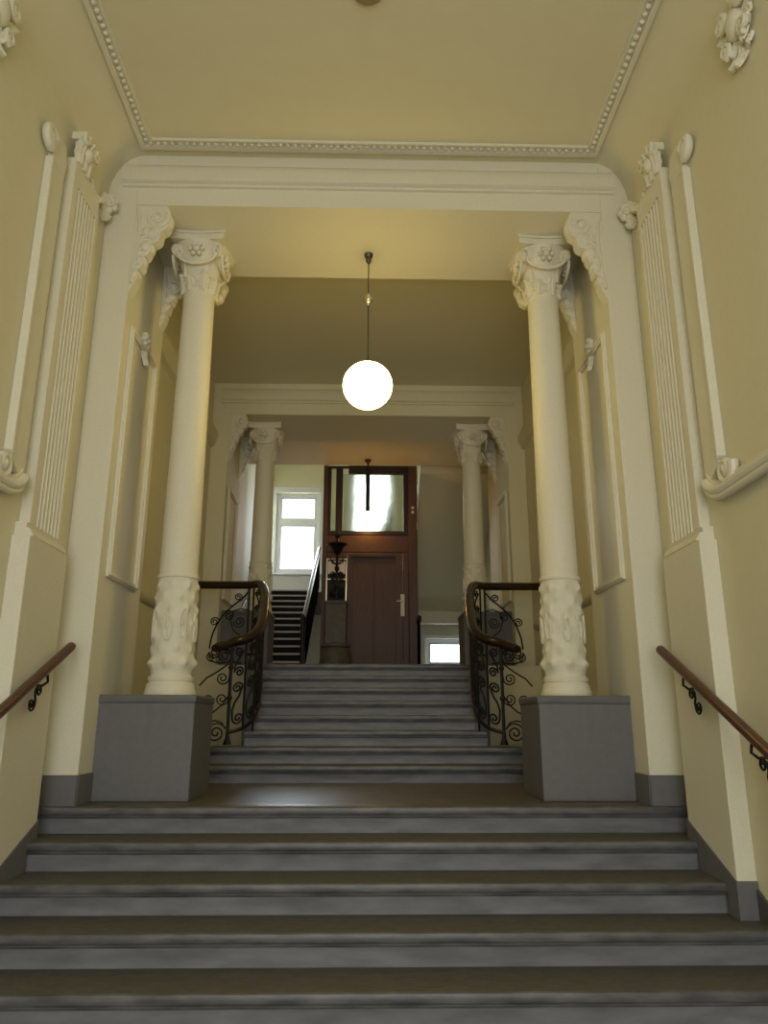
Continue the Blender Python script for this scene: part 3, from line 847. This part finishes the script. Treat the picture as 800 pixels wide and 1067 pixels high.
# framed notice board on the screen's left field
t = thing('notice_board', 'dark glazed notice board with a white strip, left of the wooden door', 'board', (-.53, YK-.01, 2.2))
off = -Vector(t.location)
b = BM()
for x in (-.688, -.358): box(b, x-.008, x+.008, YK-.03, YK+.013, 1.55, 3.16)
box(b, -.680, -.366, YK-.03, YK+.013, 3.145, 3.16); box(b, -.680, -.366, YK-.03, YK+.013, 2.80, 2.815); box(b, -.680, -.366, YK-.03, YK+.013, 1.55, 1.565)
fin('frame', b, MCH, t)
b = BM(); box(b, -.680, -.366, YK-.012, YK+.013, 1.565, 3.145); fin('backboard', b, MBOARD, t)
b = BM(); box(b, -.67, -.376, YK-.02, YK-.013, 2.90, 3.12)
fin('paper_strip', b, MPAPER, t)

# stone pedestal with iron lamp stand
t = thing('stone_pedestal', 'dim stone newel pedestal with a bulging foot before the notice board', 'pedestal', (-.50, 12.15, ZU))
b = BM(); box(b, -.17, .17, -.17, .17, .52, 1.17); box(b, -.19, .19, -.19, .19, 1.15, 1.20); build('shaft', b, MST, t, bev=.015)
b = BM(); lathe(b, [(.24,0),(.25,.06),(.255,.2),(.245,.34),(.22,.42),(.20,.46),(.235,.48),(.235,.52)], seg=28); build('foot', b, MST, t)
t = thing('iron_lamp_stand', 'black wrought iron stand with a bowl on the stone pedestal', 'lamp stand', (-.50, 12.15, ZU+1.20))
b = BM(); tube(b, [(0,0,0),(0,0,.03),(0,0,.1),(0,0,.3),(0,0,.6),(0,0,.80)], .022, 10, taper=lambda q: 3 if q < .1 else 1)
ball(b, (0,0,.25), .045, .045, .05); ball(b, (0,0,.55), .04, .04, .05); build('stem', b, MB, t)
b = BM(); lathe(b, [(.02,.78),(.05,.80),(.075,.84),(.10,.90),(.125,.93),(.16,.945),(.165,.96),(.10,.965)], seg=28); build('bowl', b, MB, t)
b = BM(); lathe(b, [(.05,.96),(.035,1.0),(.02,1.05),(.045,1.09),(.05,1.12),(.02,1.16),(.005,1.2)], seg=18); build('finial', b, MB, t)
for k in range(4):
    a = k*PI/2 + PI/4; d = Vector((math.cos(a), math.sin(a), 0)); zv = Vector((0,0,1))
    b = BM()
    tube(b, spiral(d*.10+zv*.16, d, zv, .085, .014, 1.6, PI, 1, 30), .011, 6)
    build('scroll_arm', b, MB, t)
    b = BM(); tube(b, spiral(d*.09+zv*.42, d, zv, .07, .012, 1.6, PI, -1, 30), .010, 6); build('scroll_arm', b, MB, t)
    b = BM()
    tube(b, [d*.02+zv*.62, d*.12+zv*.66, d*.16+zv*.72, d*.20+zv*.70], .010, 6)
    build('scroll_arm', b, MB, t)

# small pendant in the upper hall
t = thing('rod_pendant_lamp', 'small lamp on a black rod before the glass of the wooden screen', 'lamp', (-.005, 12.3, 4.845))
b = BM(); lathe(b, [(.02,-.07),(.03,-.05),(.055,-.03),(.06,0)], seg=20); build('canopy', b, MROD, t)
b = BM(); tube(b, [(0,0,-.06),(0,0,-.2)], .014, 10); tube(b, [(0,0,-.19),(0,0,-.5),(0,0,-.94)], .036, 12); build('rod', b, MB, t)
b = BM(); lathe(b, [(.0,-1.10),(.05,-1.09),(.08,-1.05),(.085,-1.0),(.06,-.955),(.036,-.935)][0:], seg=22); build('bulb_glass', b, MGL2, t, label='glowing lamp glass')

# ------------------------------------------------------------------ far stairwell: flight up to the window, return flight, lower flight
NU_, RU_, TU_ = 13, .1575, .285
YS = YK + .06
ZL2 = ZU + NU_*RU_
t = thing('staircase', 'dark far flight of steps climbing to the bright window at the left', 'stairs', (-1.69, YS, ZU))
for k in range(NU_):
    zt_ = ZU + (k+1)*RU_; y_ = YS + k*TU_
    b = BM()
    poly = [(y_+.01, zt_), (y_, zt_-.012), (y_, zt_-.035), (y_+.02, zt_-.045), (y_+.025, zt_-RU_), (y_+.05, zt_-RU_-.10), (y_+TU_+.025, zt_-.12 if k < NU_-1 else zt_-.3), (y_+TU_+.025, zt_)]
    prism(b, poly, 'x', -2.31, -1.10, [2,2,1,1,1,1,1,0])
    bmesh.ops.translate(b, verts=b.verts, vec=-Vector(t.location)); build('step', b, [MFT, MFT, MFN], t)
YL = YS + NU_*TU_ + .025
b = BM(); box(b, -2.31, 2.31, YL, YB, ZL2-.36, ZL2); struct('floor', b, MF, label='half landing under the stairwell window')
# return flight on the right seen from below
b = BM()
poly = [(YL, ZL2), (YL, ZL2-.42), (YK+.06, 4.72), (YK+.06, 5.2)]
prism(b, poly, 'x', .92, 2.31); struct('ceiling_return_flight', b, MC, label='grey sloping underside of the return flight at the right')
b = BM(); box(b, .93, 2.31, YL-.06, YL+.06, 2.52, 2.80); struct('ceiling_beam', b, MS, bev=.01, label='pale beam over the low window at the far right')
# lower landing and flight going down
b = BM(); box(b, -2.31, 2.31, YL-.2, YB, -1.2, -.95); struct('floor', b, MF, label='lower landing far right')
b = BM()
box(b, -1.10, .92, YK+.10, YL, ZU-.25, ZU); struct('floor', b, MF, label='floor behind the wooden screen')
b = BM()
poly = [(YK+.06, ZU), (YK+.06, ZU-.3), (YL-.2, -1.2), (YL-.2, -.95)]
prism(b, poly, 'x', .93, 2.31); struct('floor_lower_flight', b, MGD, label='flight sinking away at the far right')
# back wall with three windows
WIN = [(-2.20, -1.16, 3.82, 5.80), (-.42, .62, 3.95, 6.2), (1.34, 2.30, .55, 2.32)]
def wall_with_holes(x0, x1, z0, z1, y0, y1, holes):
    xs = sorted({x0, x1, *[h[0] for h in holes], *[h[1] for h in holes]}); zs = sorted({z0, z1, *[h[2] for h in holes], *[h[3] for h in holes]})
    b = BM()
    for i in range(len(xs)-1):
        for j in range(len(zs)-1):
            cx, cz = (xs[i]+xs[i+1])/2, (zs[j]+zs[j+1])/2
            if any(h[0] < cx < h[1] and h[2] < cz < h[3] for h in holes): continue
            box(b, xs[i], xs[i+1], y0, y1, zs[j], zs[j+1])
    return b
struct('wall_back', wall_with_holes(-2.6, 2.6, -1.6, 7.6, YB, YB+.3, WIN), MW, label='pale back wall of the stairwell with bright windows')
for i, (x0, x1, z0, z1) in enumerate(WIN):
    nm = ('bright window over the far stairs at the left', 'bright window seen through the glass of the wooden screen', 'small bright window low at the far right')[i]
    t = thing(f'window_{i+1}', nm, 'window', ((x0+x1)/2, YB, z0)); t['kind'] = 'structure'
    off = -Vector(t.location)
    b = BM(); f = .075; y0, y1 = YB+.10, YB+.17
    tr = z0 + (z1-z0)*.64
    for (a, c, d, e) in ((x0, x0+f, z0, z1), (x1-f, x1, z0, z1), (x0+f, x1-f, z0, z0+f), (x0+f, x1-f, z1-f, z1), (x0+f, x1-f, tr-.05, tr+.05)):
        box(b, a, c, y0, y1, d, e)
    for (d, e) in ((z0+f, tr-.05), (tr+.05, z1-f)):
        g = .06
        for (a, c, dd, ee) in ((x0+f, x0+f+g, d, e), (x1-f-g, x1-f, d, e), (x0+f+g, x1-f-g, d, d+g), (x0+f+g, x1-f-g, e-g, e)):
            box(b, a, c, y0+.015, y1-.01, dd, ee)
    fin('window_frame', b, MWF, t, bev=.006)
    b = BM(); box(b, x0+f, x1-f, YB+.135, YB+.142, z0+f, z1-f); fin('window_pane', b, MPANE if i != 1 else MPANE2, t)
    b = BM(); w = .14 if i == 0 else .09
    box(b, max(-2.315, x0-w), x0, YB-.02, YB, z0, z1+w); box(b, x1, min(2.315, x1+w), YB-.02, YB, z0, z1+w); box(b, x0, x1, YB-.02, YB, z1, z1+w)
    fin('architrave', b, MWF, t, bev=.005)
    if i == 0:
        b = BM(); box(b, max(-2.315, x0-w), x1+w, YB-.02, YB, ZL2, z0-.045); fin('apron', b, MWF, t, bev=.004)
    b = BM(); box(b, max(-2.315, x0-w), min(2.315, x1+w), YB-.09, YB+.10, z0-.045, z0); fin('window_sill', b, MWF, t, bev=.006)
# stone block seen behind the glass, standing on the sill
b = BM(); box(b, -.14, .14, -.10, .10, 0, .34); box(b, -.17, .17, -.12, .12, .34, .40); box(b, -.17, .17, -.12, .12, -.03, .03)
o = build('stone_block', b, MST, bev=.015); o.location = (.43, YB-.25, 4.74)
tag(o, 'grey stone block behind the glass of the wooden screen', 'block')
b = BM(); box(b, -.1, .95, YB-.4, YB, 4.4, 4.708); struct('trim_7', b, MW, label='ledge under the middle stairwell window')

# banister between the far stairs and the screen, with solid dark panels
t = thing('stair_banister', 'dark banister of the far stairs beside the wooden screen, its rail shining', 'banister', (-1.0, YS, ZU))
off = -Vector(t.location); sl = RU_/TU_
b = BM()
ya, yb = YS-.05, YL-.1
def bx_(y): return -1.05
poly = [(ya, ZU+.02), (YS+.02, ZU+.02), (yb, ZU+.02+(yb-ya)*sl+.10), (yb, ZU+.95+(yb-ya)*sl), (ya, ZU+.95)]
prism(b, poly, 'x', -1.075, -1.045); fin('panel', b, MBLK, t)
b = BM(); tube(b, [(-1.06, ya-.05, ZU+.94), (-1.06, ya, ZU+.97), (-1.06, (ya+yb)/2, ZU+.97+(yb-ya)/2*sl), (-1.06, yb, ZU+.97+(yb-ya)*sl)], .04, 10); fin('rail', b, MHD, t)
b = BM(); lathe(b, [(.06,0),(.06,.1),(.04,.12),(.035,.6),(.045,.9),(.05,.98),(.03,1.03),(.005,1.06)], (-1.06, ya-.07, ZU), 14); fin('newel_post', b, MB, t)
# rail on the left wall of the far stairs
t = thing('wall_handrail', 'pale shining handrail on the left wall of the far stairs', 'handrail', (-2.3, YS, ZU), 'wall handrails')
off = -Vector(t.location)
b = BM(); tube(b, [(-2.25, YS+.25, ZU+.92), (-2.25, YS+.3, ZU+.95), (-2.25, YS+3.4, ZU+.95+3.1*sl)], .028, 10); fin('rail', b, MH, t)
for q in (.5, 1.7, 2.9):
    b = BM(); z_ = ZU+.95+(q-.3)*sl; tube(b, [(-2.25, YS+q, z_-.02), (-2.27, YS+q, z_-.07), (-2.32, YS+q, z_-.08)], .01, 7); fin('bracket', b, MB, t)
# end of the descending rail at the right of the screen
t = thing('stair_banister', 'black rail end of the descending stairs at the right of the wooden screen', 'banister', (.87, YK-.2, ZU))
off = -Vector(t.location)
b = BM(); box(b, .835, .865, YK-.32, YK-.02, ZU+.02, ZU+.93); fin('panel', b, MBLK, t, bev=.004)
b = BM(); tube(b, [(.85, YK-.40, ZU+.90), (.85, YK-.38, ZU+.96), (.85, YK-.3, ZU+.985), (.85, YK-.12, ZU+.97), (.85, YK-.02, ZU+.93)], .032, 10); fin('rail', b, MHD, t)

# ------------------------------------------------------------------ entrance wall behind the camera: glazed doors and fanlight
b = wall_with_holes(-W, W, ZL, 5.3, YE-.3, YE, [(-1.5, 1.5, ZL, 3.6)])
struct('wall_front', b, MW, label='entrance wall behind the camera')
t = thing('door_1', 'glazed entrance doors behind the camera', 'door', (0, YE-.15, ZL)); t['kind'] = 'structure'
off = -Vector(t.location)
b = BM(); y0, y1 = YE-.2, YE-.1
for x in (-1.5, -.78, -.05, .68, 1.40): box(b, x, x+.10, y0, y1, ZL, 3.6)
for z in (ZL, ZL+.85, 1.35, 3.5):
    for x in (-1.4, -.68, .05, .78): box(b, x, x+.62 if x != -.68 else x+.63, y0+.01, y1-.01, z, z+.10)
fin('frame', b, MD, t, bev=.006)
b = BM(); box(b, -1.45, 1.45, YE-.155, YE-.145, ZL+.05, 3.55); fin('glass_pane', b, MENT, t)

# ------------------------------------------------------------------ light, camera, view
def area(name, loc, rot, sx, sy, power, col):
    l = bpy.data.lights.new(name, 'AREA'); l.shape = 'RECTANGLE'; l.size = sx; l.size_y = sy; l.energy = power; l.color = col
    o = bpy.data.objects.new(name, l); COL.objects.link(o); o.location = loc; o.rotation_euler = rot
    return o
area('entrance_daylight', (0, YE+.02, 1.3), (math.radians(90), 0, 0), 2.8, 4.4, 118, (0.97, 0.985, 1.0))
area('stair_window_daylight', (-1.68, YB-.03, 4.8), (math.radians(-90), 0, 0), 1.0, 1.9, 55, (0.78, 0.89, 1.0))

w = bpy.data.worlds.new('world'); S.world = w; w.use_nodes = True
w.node_tree.nodes['Background'].inputs[0].default_value = (0.75, 0.85, 1.0, 1)
w.node_tree.nodes['Background'].inputs[1].default_value = 0.3

cam = bpy.data.cameras.new('camera'); co = bpy.data.objects.new('camera', cam); COL.objects.link(co)
F, P_, YW, RO = 785.0, math.radians(15.28), math.radians(1.267), 0.0015
r = Vector((math.cos(YW), -math.sin(YW), 0)); fw = Vector((math.sin(YW)*math.cos(P_), math.cos(YW)*math.cos(P_), math.sin(P_))); u = r.cross(fw)
r2 = r*math.cos(RO) + u*math.sin(RO); u2 = u*math.cos(RO) - r*math.sin(RO)
m = Matrix((r2, u2, -fw)).transposed().to_4x4(); m.translation = Vector((0, 0, .551))
co.matrix_world = m
cam.sensor_fit = 'VERTICAL'; cam.sensor_height = 36.0; cam.lens = 36.0*F/1067.0
cam.clip_start = .05
S.camera = co
vs = S.view_settings
vs.view_transform = 'Standard'; vs.look = 'None'; vs.gamma = 1.0; vs.exposure = 0.0; vs.use_curve_mapping = False
